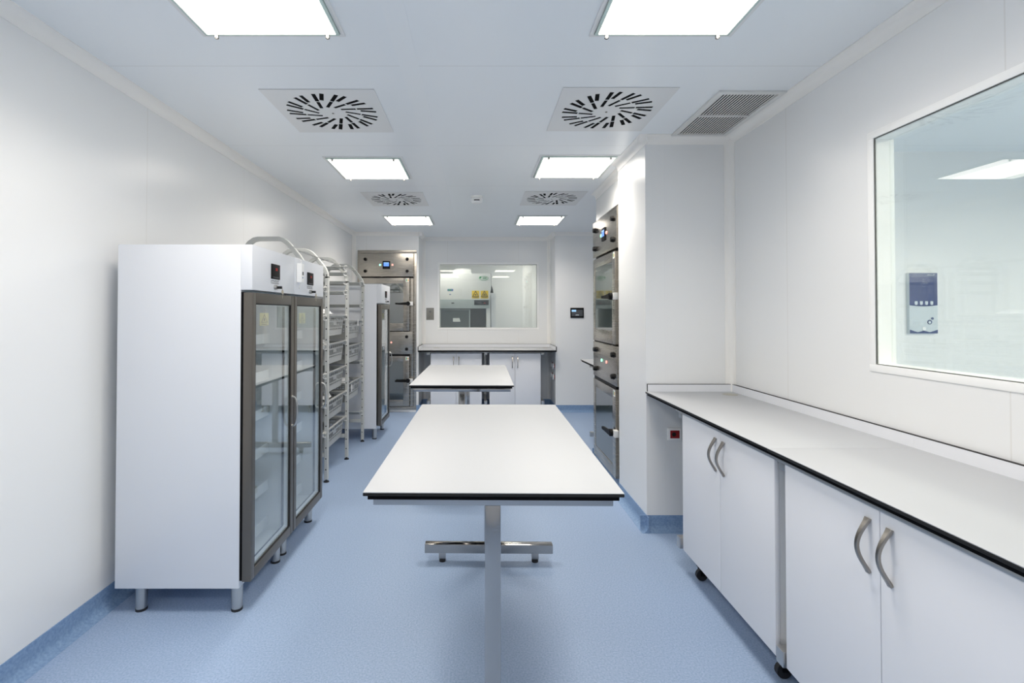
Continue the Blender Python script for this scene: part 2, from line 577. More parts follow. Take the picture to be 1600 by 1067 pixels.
L0 = make_light((-.867, 1.78, CZ))
light_spots = [
    (-.867, 1.78, 'square ceiling light at the top left, cut by the upper frame edge'),
    (.785, 1.78, 'square ceiling light at the top right, cut by the upper frame edge'),
    (-.872, 4.01, 'square ceiling light above the left racks, between two round-slotted diffusers'),
    (.78, 3.97, 'square ceiling light beside the white pier, between two round-slotted diffusers'),
    (-.86, 6.25, 'farthest left ceiling light, above the steel chamber in the back wall'),
    (.80, 6.25, 'farthest right ceiling light, close to the back wall window'),
]
for i, (x, y, lab) in enumerate(light_spots):
    o = L0 if i == 0 else copy_tree(L0)
    o.location = (x, y, CZ)
    tag(o, lab, 'light', 'square ceiling lights')
for i, (x, y, lab) in enumerate([(-.867, -.46, 'added unseen ceiling light behind the camera on the left'), (.785, -.46, 'added unseen ceiling light behind the camera on the right')]):
    o = copy_tree(L0); o.location = (x, y, CZ); tag(o, lab, 'light', 'square ceiling lights')  # added fittings out of view, there to brighten the walls
for x, y, lab in ((3.3, .9, 'added unseen ceiling light beyond the right window, near its glass'),
                  (4.2, .9, 'added unseen ceiling light beyond the right window, further from its glass'),
                  (1.0, 9.0, 'added unseen ceiling light beyond the back window, right side'),
                  (-.55, 8.10, 'added unseen ceiling light beyond the back window, over the safety cabinet')):
    o = copy_tree(L0); o.location = (x, y, CZ); tag(o, lab, 'light', 'added lights of the next rooms')  # unseen lights added to brighten the rooms behind the windows
    for ch in bpy.data.objects:
        if ch.parent == o and ch.type == 'LIGHT':
            ch.data = ch.data.copy(); ch.data.energy = LAMP_W * (3.7 if y < 5 else (0.95 if x > 0 else 0.42)); ch.data.color = (1.0, 0.93, 0.80) if y < 5 else (1.0, 0.94, 0.87); ch.data.spread = math.radians(170)


def make_diffuser():
    t = thing('air_diffuser', '', 'diffuser')
    h = .3075
    p = MB().box(-h, h, -h, h, -.0048, -.0032)
    plate = p.build('faceplate', 'diffuser', t)
    c = MB()
    n = 26
    for i in range(n):
        a = -PI / 2 + 2 * PI * i / n
        da = math.radians(17)
        segs = [(.172, .262)] if i % 2 == 0 else [(.072, .160), (.166, .262)]
        mid = Vector((math.cos(a), math.sin(a), 0)) * (.217 if i % 2 == 0 else .167)
        dirv = Vector((math.cos(a + da), math.sin(a + da), 0))
        base_r = .217 if i % 2 == 0 else .167
        for r0, r1 in segs:
            c0 = mid + dirv * ((r0 + r1) / 2 - base_r)
            mt = Matrix.Translation((c0.x, c0.y, -.004)) @ Matrix.Rotation(a + da, 4, 'Z')
            w = .0115 if r0 > .15 else .010
            c.box(-(r1 - r0) / 2, (r1 - r0) / 2, -w, w, -.01, .01, mtx=mt)
    cutter = c.build('cutter', 'void')
    md = plate.modifiers.new('b', 'BOOLEAN'); md.operation = 'DIFFERENCE'; md.object = cutter; md.solver = 'EXACT'
    dg = bpy.context.evaluated_depsgraph_get()
    me = bpy.data.meshes.new_from_object(plate.evaluated_get(dg))
    plate.modifiers.clear(); plate.data = me
    me.materials.clear(); me.materials.append(M['diffuser'])
    for pl in me.polygons:
        pl.material_index = 0; pl.use_smooth = False
    bpy.data.objects.remove(cutter)
    MB().cyl((0, 0, -.0030), (0, 0, -.0005), .285, 48).build('black_backing', 'void', t)  # shade inside the duct, painted as a flat black disc behind the slots
    MB().box(-h, h, -h, h, -.0024, -.0002).build('back_plate', 'diffuser', t)
    MB().cyl((0, 0, -.007), (0, 0, -.0046), .007, 16).build('screw', 'chrome', t)
    return t


D0 = make_diffuser()
for i, (x, y, lab) in enumerate([
    (-.853, 2.89, 'near left square ceiling diffuser with a swirl of dark slots'),
    (.763, 2.87, 'near right square ceiling diffuser with a swirl of dark slots'),
    (-.84, 5.11, 'far left square ceiling diffuser with slots, above the wire racks'),
    (.78, 5.08, 'far right square ceiling diffuser with slots, near the white pier')]):
    o = D0 if i == 0 else copy_tree(D0)
    o.location = (x, y, CZ)
    tag(o, lab, 'diffuser', 'swirl diffusers in the ceiling')

t = thing('ceiling_grille', 'rectangular white return air grille with dark slots beside the right wall', 'vent', (1.478, 2.925, CZ))
gx, gy = .181, .325
f = MB()
for x0, x1, y0, y1 in ((-gx, gx, -gy, -gy + .028), (-gx, gx, gy - .028, gy), (-gx, -gx + .028, -gy + .028, gy - .028), (gx - .028, gx, -gy + .028, gy - .028), (-gx + .028, gx - .028, -.006, .006)):
    f.box(x0, x1, y0, y1, -.012, 0, .0015)
f.build('frame', 'grille', t)
MB().box(-gx + .02, gx - .02, -gy + .02, gy - .02, -.002, -.0005).build('black_backing', 'void', t)  # black sheet in place of the shaded duct above the louvres
for y0, y1 in ((-gy + .028, -.006), (.006, gy - .028)):
    s = MB()
    for k in range(18):
        x = -gx + .028 + (k + .5) * (2 * gx - .056) / 18
        s.box(x - .0042, x + .0042, y0, y1, -.0060, -.0048)
    s.build('louvre', 'grille', t)

t = thing('smoke_detector', 'small white round smoke detector under the ceiling near the back window', 'detector', (0.0, 4.97, CZ))
MB().cyl((0, 0, -.012), (0, 0, 0), .060, 28).build('mount', 'plate', t)
b = MB(); b.cyl((0, 0, -.030), (0, 0, -.012), .045, 28); b.cyl((0, 0, -.062), (0, 0, -.030), .056, 28, .058); b.cyl((0, 0, -.072), (0, 0, -.062), .046, 28, .056)
b.build('body', 'plate', t)
b = MB(); b.box(-.028, .028, -.0585, -.050, -.058, -.044); b.build('sensor_slot', 'ink', t)


# ---------------------------------------------------------------- island tables
def make_table():
    t = thing('work_table', '', 'table')
    w, l, h = .80, 1.448, .90
    b = MB(); b.box(-w / 2, w / 2, 0, l, h - .0025, h, .001)
    b.build('tabletop', 'top', t)
    b = MB(); b.box(-w / 2 - .0005, w / 2 + .0005, -.0005, l + .0005, h - .0125, h - .0022, .003)
    b.build('edge_band', 'edge', t)
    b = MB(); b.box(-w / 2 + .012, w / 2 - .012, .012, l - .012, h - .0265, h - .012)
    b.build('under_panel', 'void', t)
    b = MB()
    for y in (.045, l - .085):
        b.box(-.378, .378, y, y + .04, h - .0565, h - .0265, .002)
    for x in (-.30, .26):
        b.box(x, x + .04, .085, l - .085, h - .0565, h - .0265, .002)
    b.build('top_frame', 'chrome', t)
    for y in (.045, l - .095):
        MB().box(-.025, .025, y + .001, y + .05, .08, h - .0567, .004).build('post', 'chrome', t)
        b = MB(); b.box(-.372, .372, y, y + .05, .055, .105, .004)
        foot = b.build('foot_bar', 'chrome', t)
        for s in (-1, 1):
            b = MB(); b.box(s * .27 - .02, s * .27 + .02, y + .005, y + .045, .022, .055, .002)
            b.m(1).cyl((s * .27, y + .025, 0), (s * .27, y + .025, .022), .019, 18)
            b.build('levelling_foot', ['chrome', 'rubber'], foot)
    return t


T0 = make_table()
T0.location = (.050, 1.505, 0); T0.rotation_euler = (0, 0, math.radians(-.8))
tag(T0, 'large white topped worktable in the foreground centre, on polished steel legs', 'table', 'white laboratory worktables')
T1 = copy_tree(T0)
T1.location = (-.118, 3.735, 0); T1.rotation_euler = (0, 0, math.radians(-.8))
tag(T1, 'white worktable behind the nearest one, in front of the back wall cupboards', 'table', 'white laboratory worktables')
T2 = thing('work_table', 'white worktable tip poking out behind the right steel chamber', 'table', (1.235, 5.09, 0), 0, 'white laboratory worktables')
MB().box(0, 1.448, 0, .75, .8975, .90, .001).build('tabletop', 'top', T2)
MB().box(-.0005, 1.4485, -.0005, .7505, .8875, .8978, .003).build('edge_band', 'edge', T2)
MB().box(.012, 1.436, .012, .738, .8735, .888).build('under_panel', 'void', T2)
b = MB(); b.box(.03, 1.41, .38, .43, .8435, .8735, .002)
for x in (.30, 1.10):
    b.box(x, x + .04, .04, .38, .8435, .8735, .002); b.box(x, x + .04, .43, .71, .8435, .8735, .002)
b.build('top_frame', 'satin', T2)
b = MB(); b.box(.045, 1.40, .45, .50, .055, .105, .004); foot = b.build('foot_bar', 'satin', T2)
for x in (.30, 1.10):
    MB().box(x, x + .05, .40, .449, .022, .843, .004).build('post', 'satin', T2)
for x in (.22, 1.22):
    b = MB(); b.cyl((x, .475, 0), (x, .475, .056), .019, 18); b.build('levelling_foot', 'rubber', foot)


# ---------------------------------------------------------------- counters, cupboards, bench frames
def bow_handle(z0, z1, out, w0, w1):
    """handle on a front facing -Y: bows out from y=0 between z0 and z1"""
    mb = MB()
    pts, sc_ = [], []
    n = 18
    for i in range(n + 1):
        u = i / n
        z = z0 + (z1 - z0) * u
        y = -out * math.sin(PI * u) ** 1.15 - .003
        pts.append((0, y, z))
        sc_.append((w0 + (w1 - w0) * u + .007 * (abs(2 * u - 1) ** 2), 1.0))
    sec = [(-.5, -.0035), (-.4, -.005), (.4, -.005), (.5, -.0035), (.5, .0035), (.4, .005), (-.4, .005), (-.5, .0035)]
    mb.sweep(pts, sec, (1, 0, 0), scale=sc_)
    return mb


def make_cabinet(w, h0, h1, depth, hz, label, group, caster=True):
    """fronts face -Y at y=0, x from 0 to w"""
    t = thing('base_cabinet', label, 'cabinet', group=group)
    b = MB()
    b.box(0.004, .022, .02, depth, h0, h1); b.box(w - .022, w - .004, .02, depth, h0, h1)
    b.box(.022, w - .022, .02, depth, h0, h0 + .018); b.box(.022, w - .022, .02, depth, h1 - .018, h1)
    b.box(.022, w - .022, depth - .01, depth, h0 + .018, h1 - .018)
    b.build('carcass', 'white', t)
    for k in (0, 1):
        x0 = .0 + k * w / 2
        b = MB(); b.box(x0 + .0015, x0 + w / 2 - .0015, 0, .0185, h0 - .004, h1, .0012)
        d = b.build('door', 'door', t)
        hx = w / 2 + (-.038 if k == 0 else .038)
        hb = bow_handle(hz[0], hz[1], .034, .007, .012)
        o = hb.build('door_handle', 'handle', d)
        o.location = (hx, 0, 0)
    if caster:
        for x in (.07, w - .07):
            for y in (.07, depth - .07):
                c = MB()
                c.cyl((x - .010, y, .030), (x + .010, y, .030), .030, 20)
                c.m(1).box(x - .018, x + .018, y - .02, y + .02, .07, h0, .002)
                c.box(x - .018, x - .014, y - .012, y + .012, .03, .075); c.box(x + .014, x + .018, y - .012, y + .012, .03, .075)
                c.build('caster', ['rubber', 'black'], t)
    return t


def place(o, loc, rz):
    o.location = loc; o.rotation_euler = (0, 0, rz)


c = make_cabinet(.849, .136, .886, .50, (.692, .850), 'white two door base cabinet on casters, under the right counter nearest the pier', 'white base cabinets')
place(c, (1.150, 2.749, 0), -PI / 2)
c = make_cabinet(.862, .136, .886, .50, (.692, .850), 'white two door base cabinet in the right foreground, cut by the lower frame edge', 'white base cabinets')
place(c, (1.150, 1.837, 0), -PI / 2)
c = make_cabinet(.745, .115, .865, .50, (.655, .815), 'white two door base cabinet at the back wall, left one partly behind the far table', 'white base cabinets')
place(c, (-.672, 7.12, 0), 0)
c = make_cabinet(.745, .115, .865, .50, (.655, .815), 'white two door base cabinet at the back wall, right of the middle gap', 'white base cabinets')
place(c, (.183, 7.12, 0), 0)


def worktop(name, label, x0, x1, depth, z, splash, grommets, loc, rz, ends=(0, 0), group=None):
    """front edge at y=0 facing -Y, x0..x1 wide, back at y=depth"""
    t = thing(name, label, 'counter', group=group)
    b = MB().box(x0, x1, .0, depth, z - .0025, z, .001); b.build('top_sheet', 'top', t)
    MB().box(x0, x1, -.0006, depth, z - .0125, z - .0024, .002).build('edge_band', 'edge', t)
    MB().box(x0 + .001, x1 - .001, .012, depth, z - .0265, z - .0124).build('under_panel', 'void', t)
    zs = z + splash
    b = MB(); b.box(x0, x1, depth - .012, depth, z, zs - .0025)
    b.m(1).box(x0, x1, depth - .0122, depth, zs - .0025, zs)
    if ends[0]:
        b.m(0).box(x0, x0 + .012, .012, depth - .012, z, zs - .0025); b.m(1).box(x0, x0 + .0122, .012, depth - .012, zs - .0025, zs)
        b.box(x0, x0 + .0122, .010, .012, z, zs)
    if ends[1]:
        b.m(0).box(x1 - .012, x1, .012, depth - .012, z, zs - .0025); b.m(1).box(x1 - .0122, x1, .012, depth - .012, zs - .0025, zs)
        b.box(x1 - .0122, x1, .010, .012, z, zs)
    b.build('backsplash', ['door', 'edge'], t)
    for gx_, gy_ in grommets:
        g = MB(); g.cyl((gx_, gy_, z - .001), (gx_, gy_, z + .0025), .047, 28, .045); g.build('cable_grommet', 'grommet', t)
    place(t, loc, rz)
    return t


worktop('worktop', 'white counter top with black edge along the right wall, far half ending at the pier', 0, 1.375, .585, .925, .05, [(.13, .50)], (1.130, YP0 - .0005, 0), -PI / 2, ends=(1, 0), group='right wall counter tops')
worktop('worktop', 'white counter top with black edge along the right wall, near half in the foreground', 1.3755, 3.2, .585, .925, .05, [], (1.130, YP0 - .0005, 0), -PI / 2, group='right wall counter tops')
worktop('worktop', 'white counter top with black edge in the niche under the back window', NX0 + .002, NX1 - .002, .655, .915, .05, [(-.618, .456), (1.05, .456)], (0, 7.054, 0), 0, ends=(1, 1))


def bench_frame(label, beams, x0, x1, depth, z, loc, rz, group):
    """steel frame under a counter: front rail, C legs at each x in beams"""
    t = thing('bench_frame', label, 'frame', group=group)
    MB().box(x0, x1, .0135, .050, z - .0105, z, .001).build('front_rail', 'satin', t)
    MB().box(x0, x1, depth - .06, depth - .02, z - .03, z, .002).build('rear_rail', 'satin', t)
    for x in beams:
        b = MB(); b.box(x - .022, x + .022, .028, depth - .02, z - .045, z - .0162, .002)
        leg = b.build('leg', 'satin', t)
        b = MB(); b.box(x - .022, x + .022, depth - .075, depth - .025, .12, z - .046, .002); b.build('post', 'satin', leg)
        b = MB(); b.box(x - .022, x + .022, .012, depth - .02, .125, .185, .003); b.build('foot_bar', 'satin', leg)
        for y in (.16, depth - .07):
            b = MB(); b.cyl((x, y, .012), (x, y, .125), .008, 12); b.cyl((x, y, 0), (x, y, .014), .022, 18); b.build('levelling_foot', 'rubber', leg)
    place(t, loc, rz)
    return t


bench_frame('steel support frame under the right wall counter, feet showing between the cupboards', [.497, 1.424, 2.40], .46, 2.45, .56, .898, (1.130, YP0, 0), -PI / 2, None)
bench_frame('steel support frame under the back niche counter, post showing between the cupboards', [-.70, .128, .955], -.72, .975, .63, .888, (0, 7.07, 0), 0, None)


# ---------------------------------------------------------------- fridges
FW = .548


def make_fridge():
    """local: door front plane x=0, body towards -x, width along +y, near side at y=0"""
    t = thing('glass_door_fridge', '', 'fridge')
    xb, xf = -.652, -.055
    z0, z1 = .125, 1.783
    W = FW
    b = MB()
    b.box(xb, xf, 0, .03, z0, z1, .002); b.box(xb, xf, W - .03, W, z0, z1, .002)
    b.box(xb, xb + .03, .03, W - .03, z0, z1); b.box(xb + .03, xf, .03, W - .03, z0, z0 + .05)
    b.box(xb + .03, xf, .03, W - .03, z1 - .20, z1)
    b.build('body', 'fridge', t)
    b = MB()
    i0, i1 = z0 + .05, z1 - .20
    b.box(xb + .03, xb + .034, .03, W - .03, i0, i1); b.box(xb + .03, xf - .001, .03, .033, i0, i1); b.box(xb + .03, xf - .001, W - .033, W - .03, i0, i1)
    b.box(xb + .034, xf - .001, .033, W - .033, i0, i0 + .003); b.box(xb + .034, xf - .001, .033, W - .033, i1 - .003, i1)
    b.build('liner', 'liner', t)
    b = MB(); b.box(xf, 0, 0, W, 1.562, z1, .003)
    hd = b.build('head_panel', 'fridge', t)
    # display
    b = MB(); b.box(0, .006, .215, .322, 1.632, 1.712, .002)
    b.m(1).box(.006, .0064, .228, .305, 1.640, 1.643)
    b.build('temperature_display', ['black', 'ink'], hd)
    text_mesh('digits', '3.8', .021, 'digits', hd, Matrix.Translation((.0066, .272, 1.684)) @ Matrix.Rotation(PI / 2, 4, 'Z') @ Matrix.Rotation(PI / 2, 4, 'X'), .0003)
    b = MB()
    random.seed(3)
    for k in range(6):
        y = .218 + k * .0175
        b.box(0, .0008, y, y + .014, 1.620 + .002 * (k % 2), 1.6225 + .002 * (k % 2)); b.box(0, .0008, y, y + .015, 1.608, 1.6105)
        b.box(0, .0008, y, y + .003, 1.610, 1.620)
    b.build('label', 'ink', hd)
    b = MB(); b.cyl((0, .262, 1.588), (.016, .262, 1.588), .012, 18)
    b.m(1).box(.016, .040, .256, .268, 1.580, 1.594, .002)
    b.build('lock', ['satin', 'edge'], hd)
    b = MB(); b.cyl((.036, .278, 1.562), (.038, .278, 1.562), .014, 18); b.box(.036, .038, .275, .281, 1.528, 1.552); b.tube([(.037, .266, 1.590), (.037, .274, 1.583), (.037, .277, 1.572)], .0015, (1, 0, 0), 6)
    b.build('key', 'key', hd)
    # gasket and door
    b = MB()
    for q in ((.004, .040, .160, 1.552), (W - .040, W - .004, .160, 1.552), (.040, W - .040, .160, .205), (.040, W - .040, 1.505, 1.552)):
        b.box(xf, xf + .012, *q)
    b.build('door_gasket', 'void', t)
    dz0, dz1 = .155, 1.550
    xd = -.043
    b = MB()
    s = .042
    b.box(xd, 0, .003, s, dz0, dz1, .003); b.box(xd, 0, W - .003 - s, W - .003, dz0, dz1, .003)
    b.box(xd, 0, s, W - s - .003, dz0, dz0 + .05, .002); b.box(xd, 0, s, W - s - .003, dz1 - .052, dz1, .002)
    door = b.build('door', 'bronze', t)
    b = MB()
    y0, y1, a0, a1 = s, W - s - .003, dz0 + .05, dz1 - .052
    for q in ((y0, y0 + .006, a0, a1), (y1 - .006, y1, a0, a1), (y0, y1, a0, a0 + .006), (y0, y1, a1 - .006, a1)):
        b.box(-.006, -.002, *q)
    b.build('glazing_bead', 'edge', door)
    MB().box(-.012, -.008, y0 - .002, y1 + .002, a0 - .002, a1 + .002).build('door_glass', 'fglass', door)
    b = MB(); hz0, hz1 = .787, .957; pts = []
    for i in range(17):
        a = PI * i / 16
        pts.append((.030 * math.sin(a) ** .6, W - .026, (hz0 + hz1) / 2 - (hz1 - hz0) / 2 * math.cos(a)))
    b.tube(pts, .0055, (0, 1, 0), 10)
    b.cyl((0, W - .026, hz0), (.006, W - .026, hz0), .009, 14); b.cyl((0, W - .026, hz1), (.006, W - .026, hz1), .009, 14)
    b.build('door_handle', 'satin', door)
    # pale yellow rectangle with a triangle outline behind the glass
    b = MB(); b.box(-.0135, -.0125, .115, .220, 1.385, 1.450)
    b.m(1)
    for p, q in (((.133, 1.402), (.167, 1.442)), ((.167, 1.442), (.201, 1.402)), ((.133, 1.402), (.201, 1.402))):
        b.sweep([(-.0120, p[0], p[1]), (-.0120, q[0], q[1])], [(-.0003, -.0015), (.0003, -.0015), (.0003, .0015), (-.0003, .0015)], (1, 0, 0))
    b.box(-.0125, -.012, .138, .197, 1.390, 1.394); b.box(-.0125, -.012, .160, .175, 1.410, 1.424)
    b.build('triangle_mark', ['paleyellow', 'ink'], door)
    # inner lip of the door glass
    b = MB(); ring2 = ((y0 - .0, y0 + .012, a0, a1), (y1 - .012, y1, a0, a1), (y0, y1, a0, a0 + .012), (y0, y1, a1 - .012, a1))
    for q in ring2:
        b.box(-.034, -.014, *q)
    b.build('inner_frame', 'liner', door)
    # drawers / shelves
    for z in (.215, .425, .640, .855, 1.065, 1.275):
        b = MB()
        xs, xe = xb + .06, -.13
        b.box(xe - .004, xe, .045, W - .045, z, z + .055, .001)
        b.box(xs, xe, .045, .049, z, z + .04); b.box(xs, xe, W - .049, W - .045, z, z + .04)
        for k in range(16):
            x = xs + (xe - xs) * k / 15
            b.box(x - .002, x + .002, .045, W - .045, z, z + .004)
        for k in range(5):
            y = .07 + (W - .14) * k / 4
            b.box(xs, xe, y - .002, y + .002, z + .004, z + .007)
        b.build('shelf', 'liner', t)
    for x in (xb + .10, -.085):
        for y in (.045, W - .045):
            b = MB(); b.cyl((x, y, .012), (x, y, .125), .025, 24, .027)
            b.m(1).cyl((x, y, 0), (x, y, .012), .026, 24)
            b.build('leg', ['satin', 'rubber'], t)
    return t


F0 = make_fridge()
tag(F0, 'nearest tall white fridge with a brown framed glass door, at the left wall', 'fridge', 'tall white glass door fridges')
F0.location = (-1.089, 2.372, 0)
F1 = copy_tree(F0); F1.location = (-1.089, 2.924, 0)
tag(F1, 'second white glass door fridge, between the nearest fridge and the wire racks', 'fridge', 'tall white glass door fridges')
F2 = copy_tree(F0); F2.location = (-1.095, 5.62, 0)
tag(F2, 'far white glass door fridge standing beyond the wire racks', 'fridge', 'tall white glass door fridges')

# temperature logger hung on the second fridge
t = thing('temperature_logger', 'small white temperature logger with cord on the second fridge head panel', 'sensor', (-1.089, 2.924, 1.56))
b = MB(); b.box(.0005, .032, .030, .072, .075, .190, .004)
b.build('housing', 'plate', t)
b = MB(); b.box(.032, .033, .040, .060, .120, .140); b.m(1).box(.032, .033, .042, .052, .100, .108); b.build('screen', ['ink', 'inkblue'], t)
b = MB(); b.tube([(.02, .062 - .0, .19), (.018, .062, .205), (.012, .062, .217), (.006, .062, .222), (-.02, .062, .2285), (-.08, .062, .2285)], .002, (0, 1, 0), 6)
b.tube([(.016, .055, .075), (.012, .052, .055), (.010, .05, .045), (.008, .056, .040), (.006, .066, .055)], .002, (1, 0, 0), 6)
b.build('cord', 'clip', t)


# ---------------------------------------------------------------- racks with baskets
FY = [3.55, 4.205, 4.86, 5.53]
XF, XBK, ZT = -1.292, -1.722, 2.005
LV = [1.935, 1.877, 1.79, 1.69, 1.445, 1.195, .945, .695, .445]
LV4 = [1.82, 1.57, 1.385, 1.135, .935, .75, .366]
t = thing('basket_rack', 'pale grey tubular rack with arched frames along the left wall beyond the fridges', 'rack', (-1.5, 4.54, 0))
org = (-1.5, 4.54, 0)
for k, y in enumerate(FY):
    XF = -1.255 if k == 0 else -1.292
    path = [(XF, y + .02, .025), (XF, y + .02, 1.0), (XF, y + .02, ZT - .24)]
    # front shoulder: rounded, then a diagonal, then rounded into the flat top
    sh = [(0, -.24), (-.004, -.20), (-.018, -.165), (-.045, -.125), (-.075, -.088), (-.102, -.055), (-.128, -.028), (-.155, -.010), (-.185, 0)]
    for dx, dz in sh:
        path.append((XF + dx, y + .02, ZT + dz - .014))
    back = [(.185, 0), (.155, -.010), (.128, -.028), (.102, -.055), (.075, -.088), (.045, -.125), (.018, -.165), (.004, -.20), (0, -.24)]
    for dx, dz in [(.13, 0), (.10, -.006), (.065, -.03), (.03, -.075), (.008, -.125), (0, -.17)]:
        path.append((XBK + dx, y + .02, ZT + dz - .014))
    path += [(XBK, y + .02, 1.0), (XBK, y + .02, .025)]
    b = MB()
    sec = [(-.019, -.011), (-.016, -.015), (.016, -.015), (.019, -.011), (.019, .011), (.016, .015), (-.016, .015), (-.019, .011)]
    b.sweep(path, sec, (0, 1, 0))
    b.m(1)
    z = .11
    while z < 1.80:
        b.cyl((XF, y + .0002, z), (XF, y + .0012, z), .0055, 10)
        z += .0925
    fr = b.build('frame', ['rack', 'void'], t, org)
    b = MB(); b.box(XBK + .014, XF - .014, y + .005, y + .033, .215, .25, .003); b.build('bottom_bar', 'rack', fr, org)
    for x in (XF, XBK):
        b = MB(); b.cyl((x, y + .02, 0), (x, y + .02, .010), .024, 20, .020); b.cyl((x, y + .02, .010), (x, y + .02, .028), .008, 10)
        b.build('levelling_foot', 'rubber', fr, org)
    lv = LV4 if k == 3 else (LV if k == 2 else LV[3:])
    for z in lv:
        b = MB()
        ya, yb = (y + .038, y + .062) if k == 0 else (y - .026, y + .062)
        if k == 3:
            yb = y + .004
        b.box(XBK + .01, XF + .004, ya, yb, z - .028, z - .024)
        b.box(XBK + .01, XF - .01, y + .004, y + .008, z - .056, z - .024)
        b.box(XBK + .01, XF - .01, y + .004, y + .030, z - .056, z - .052)
        b.build('ledge', 'rack', t, org)
        b = MB()
        pts = []
        for i in range(9):
            a = PI * i / 8
            pts.append((XF - .004 - .026 * math.sin(a), y - .006, z - .036 + .022 * math.cos(a)))
        b.tube(pts, .005, (0, 1, 0), 6)
        b.cyl((XF - .030, y - .004, z - .036), (XF - .012, y - .004, z - .036), .010, 10)
        b.box(XF - .012, XF + .004, y - .010, y, z - .062, z - .052); b.box(XF - .012, XF + .004, y - .010, y, z - .020, z - .010)
        b.build('bracket', 'clip', t, org)
XF = -1.292
for k in range(3):
    b = MB(); y0, y1 = FY[k] + .02, FY[k + 1] + .02
    x, z = XF - .085, ZT - .075
    b.box(x - .003, x + .003, y0, y1, z - .003, z + .003)
    b.box(XBK + .05, XBK + .056, y0, y1, ZT - .060, ZT - .054)
    b.build('tie_rod', 'satin', t, org)
for y in FY:
    b = MB()
    x, z = (-1.255 if y == FY[0] else XF) - .088, ZT - .085
    b.box(x - .013, x + .013, y - .0015, y + .0405, z - .011, z + .013, .001)
    b.build('clamp', 'satin', t, org)


def make_basket():
    """origin at the rim centre: x across (front at +x), y along the wall; hangs below z=0"""
    t = thing('plastic_basket', '', 'basket')
    lx, ly, h = .385, .555, .185
    tx, ty = .030, .030
    b = MB()
    # rim flange
    w = .020
    X, Y = lx / 2, ly / 2
    b.box(-X - w, X + w, -Y - w, -Y, -.006, 0, .001); b.box(-X - w, X + w, Y, Y + w, -.006, 0, .001)
    b.box(-X - w, -X, -Y, Y, -.006, 0, .001); b.box(X, X + w, -Y, Y, -.006, 0, .001)
    b.build('rim', 'basket', t)
    b = MB()
    th = .003

    def wall(pa, pb, n):
        """sloping wall: top edge from pa to pb, bottom pulled inwards; lattice of ribs"""
        pa, pb, n = Vector(pa), Vector(pb), Vector(n)
        d = (pb - pa); L = d.length; d.normalize()
        pull = .020

        def P(u, v):   # u along 0..1 (bottom shorter), v down 0..1
            a = pa + d * (pull * v); e = pb - d * (pull * v)
            q = a + (e - a) * u
            return q - n * (pull * v) + Vector((0, 0, -h * v))

        def bar(u0, v0, u1, v1, wd, out=.0):
            A, B = P(u0, v0), P(u1, v1)
            s = (B - A).normalized().cross(n).normalized() * wd
            o1, o2 = n * (th + out), n * (0)
            vs = [b.bm.verts.new(p) for p in (A - s + o2, B - s + o2, B + s + o2, A + s + o2, A - s + o1, B - s + o1, B + s + o1, A + s + o1)]
            fs = [b.bm.faces.new([vs[i] for i in q]) for q in ((0, 3, 2, 1), (4, 5, 6, 7), (0, 1, 5, 4), (1, 2, 6, 5), (2, 3, 7, 6), (3, 0, 4, 7))]
            b._mark(fs)
        bar(0, .06, 1, .06, .010, .001)
        bar(0, .30, 1, .30, .007, .001)
        bar(0, .94, 1, .94, .011, .001)
        bar(0, .62, 1, .62, .0045)
        bar(.012, 0, .012, 1, .008); bar(.988, 0, .988, 1, .008)
        m = int(L / .031)
        for i in range(1, m):
            u = i / m
            bar(u, .30, u, .95, .0042)
            if i % 2 == 0:
                bar(u, .04, u, .30, .006)
        bar(.40, .40, .60, .40, .016, .002)
        # solid thin sheet behind the lattice in the lower band
        bar(.0, .80, 1, .80, .014)
    wall((X, -Y, 0), (X, Y, 0), (1, 0, 0))
    wall((-X, -Y, 0), (-X, Y, 0), (-1, 0, 0))
    wall((-X, -Y, 0), (X, -Y, 0), (0, -1, 0))
    wall((-X, Y, 0), (X, Y, 0), (0, 1, 0))
    b.box(-X + .03, X - .03, -Y + .03, Y - .03, -h - .002, -h + .002)
    b.build('lattice_wall', 'basket', t)
    return t


def bag(label, loc, s, seed):
    rnd = random.Random(seed)
    bm = bmesh.new()
    bmesh.ops.create_icosphere(bm, subdivisions=3, radius=1)
    ph = [rnd.uniform(0, 6) for _ in range(6)]
    for v in bm.verts:
        x, y, z = v.co
        f = 1 + .13 * math.sin(5 * x + ph[0]) * math.cos(6 * y + ph[1]) + .10 * math.sin(9 * z + ph[2] + 4 * x) + .07 * math.sin(13 * y + ph[3])
        v.co = Vector((x * s[0] * f, y * s[1] * f, max(-.35, z) * s[2] * f))
    mb = MB(); mb.bm.free(); mb.bm = bm
    o = mb.build('plastic_bag', 'bag')
    o.location = loc
    return tag(o, label, 'bag', 'crumpled bags in the baskets')


B0 = make_basket()
order = ['topmost', 'second from the top', 'third from the top', 'fourth from the top', 'lowest']
first = True
for bay, zs, nm in ((1, LV[4:], 'nearer'), (2, [1.385, 1.135, .75], 'farther')):
    y = (FY[bay] + FY[bay + 1]) / 2 + .018
    for i, z in enumerate(zs):
        o = B0 if first else copy_tree(B0)
        first = False
        o.location = (-1.507, y, z - .017)
        nth = order[i] if bay == 1 else ['topmost', 'middle', 'lowest'][i]
        tag(o, f'grey lattice plastic basket, {nth} one in the {nm} rack bay', 'basket', 'grey plastic baskets on the racks')
bag('white crumpled bag in the topmost basket of the nearer rack bay', (-1.40, 4.40, 1.445), (.09, .13, .035), 1)
bag('white crumpled bag in the fourth basket down of the nearer rack bay', (-1.42, 4.45, .690), (.08, .14, .035), 2)
bag('small white bag in the second basket down of the nearer rack bay', (-1.38, 4.37, 1.19), (.05, .05, .03), 3)
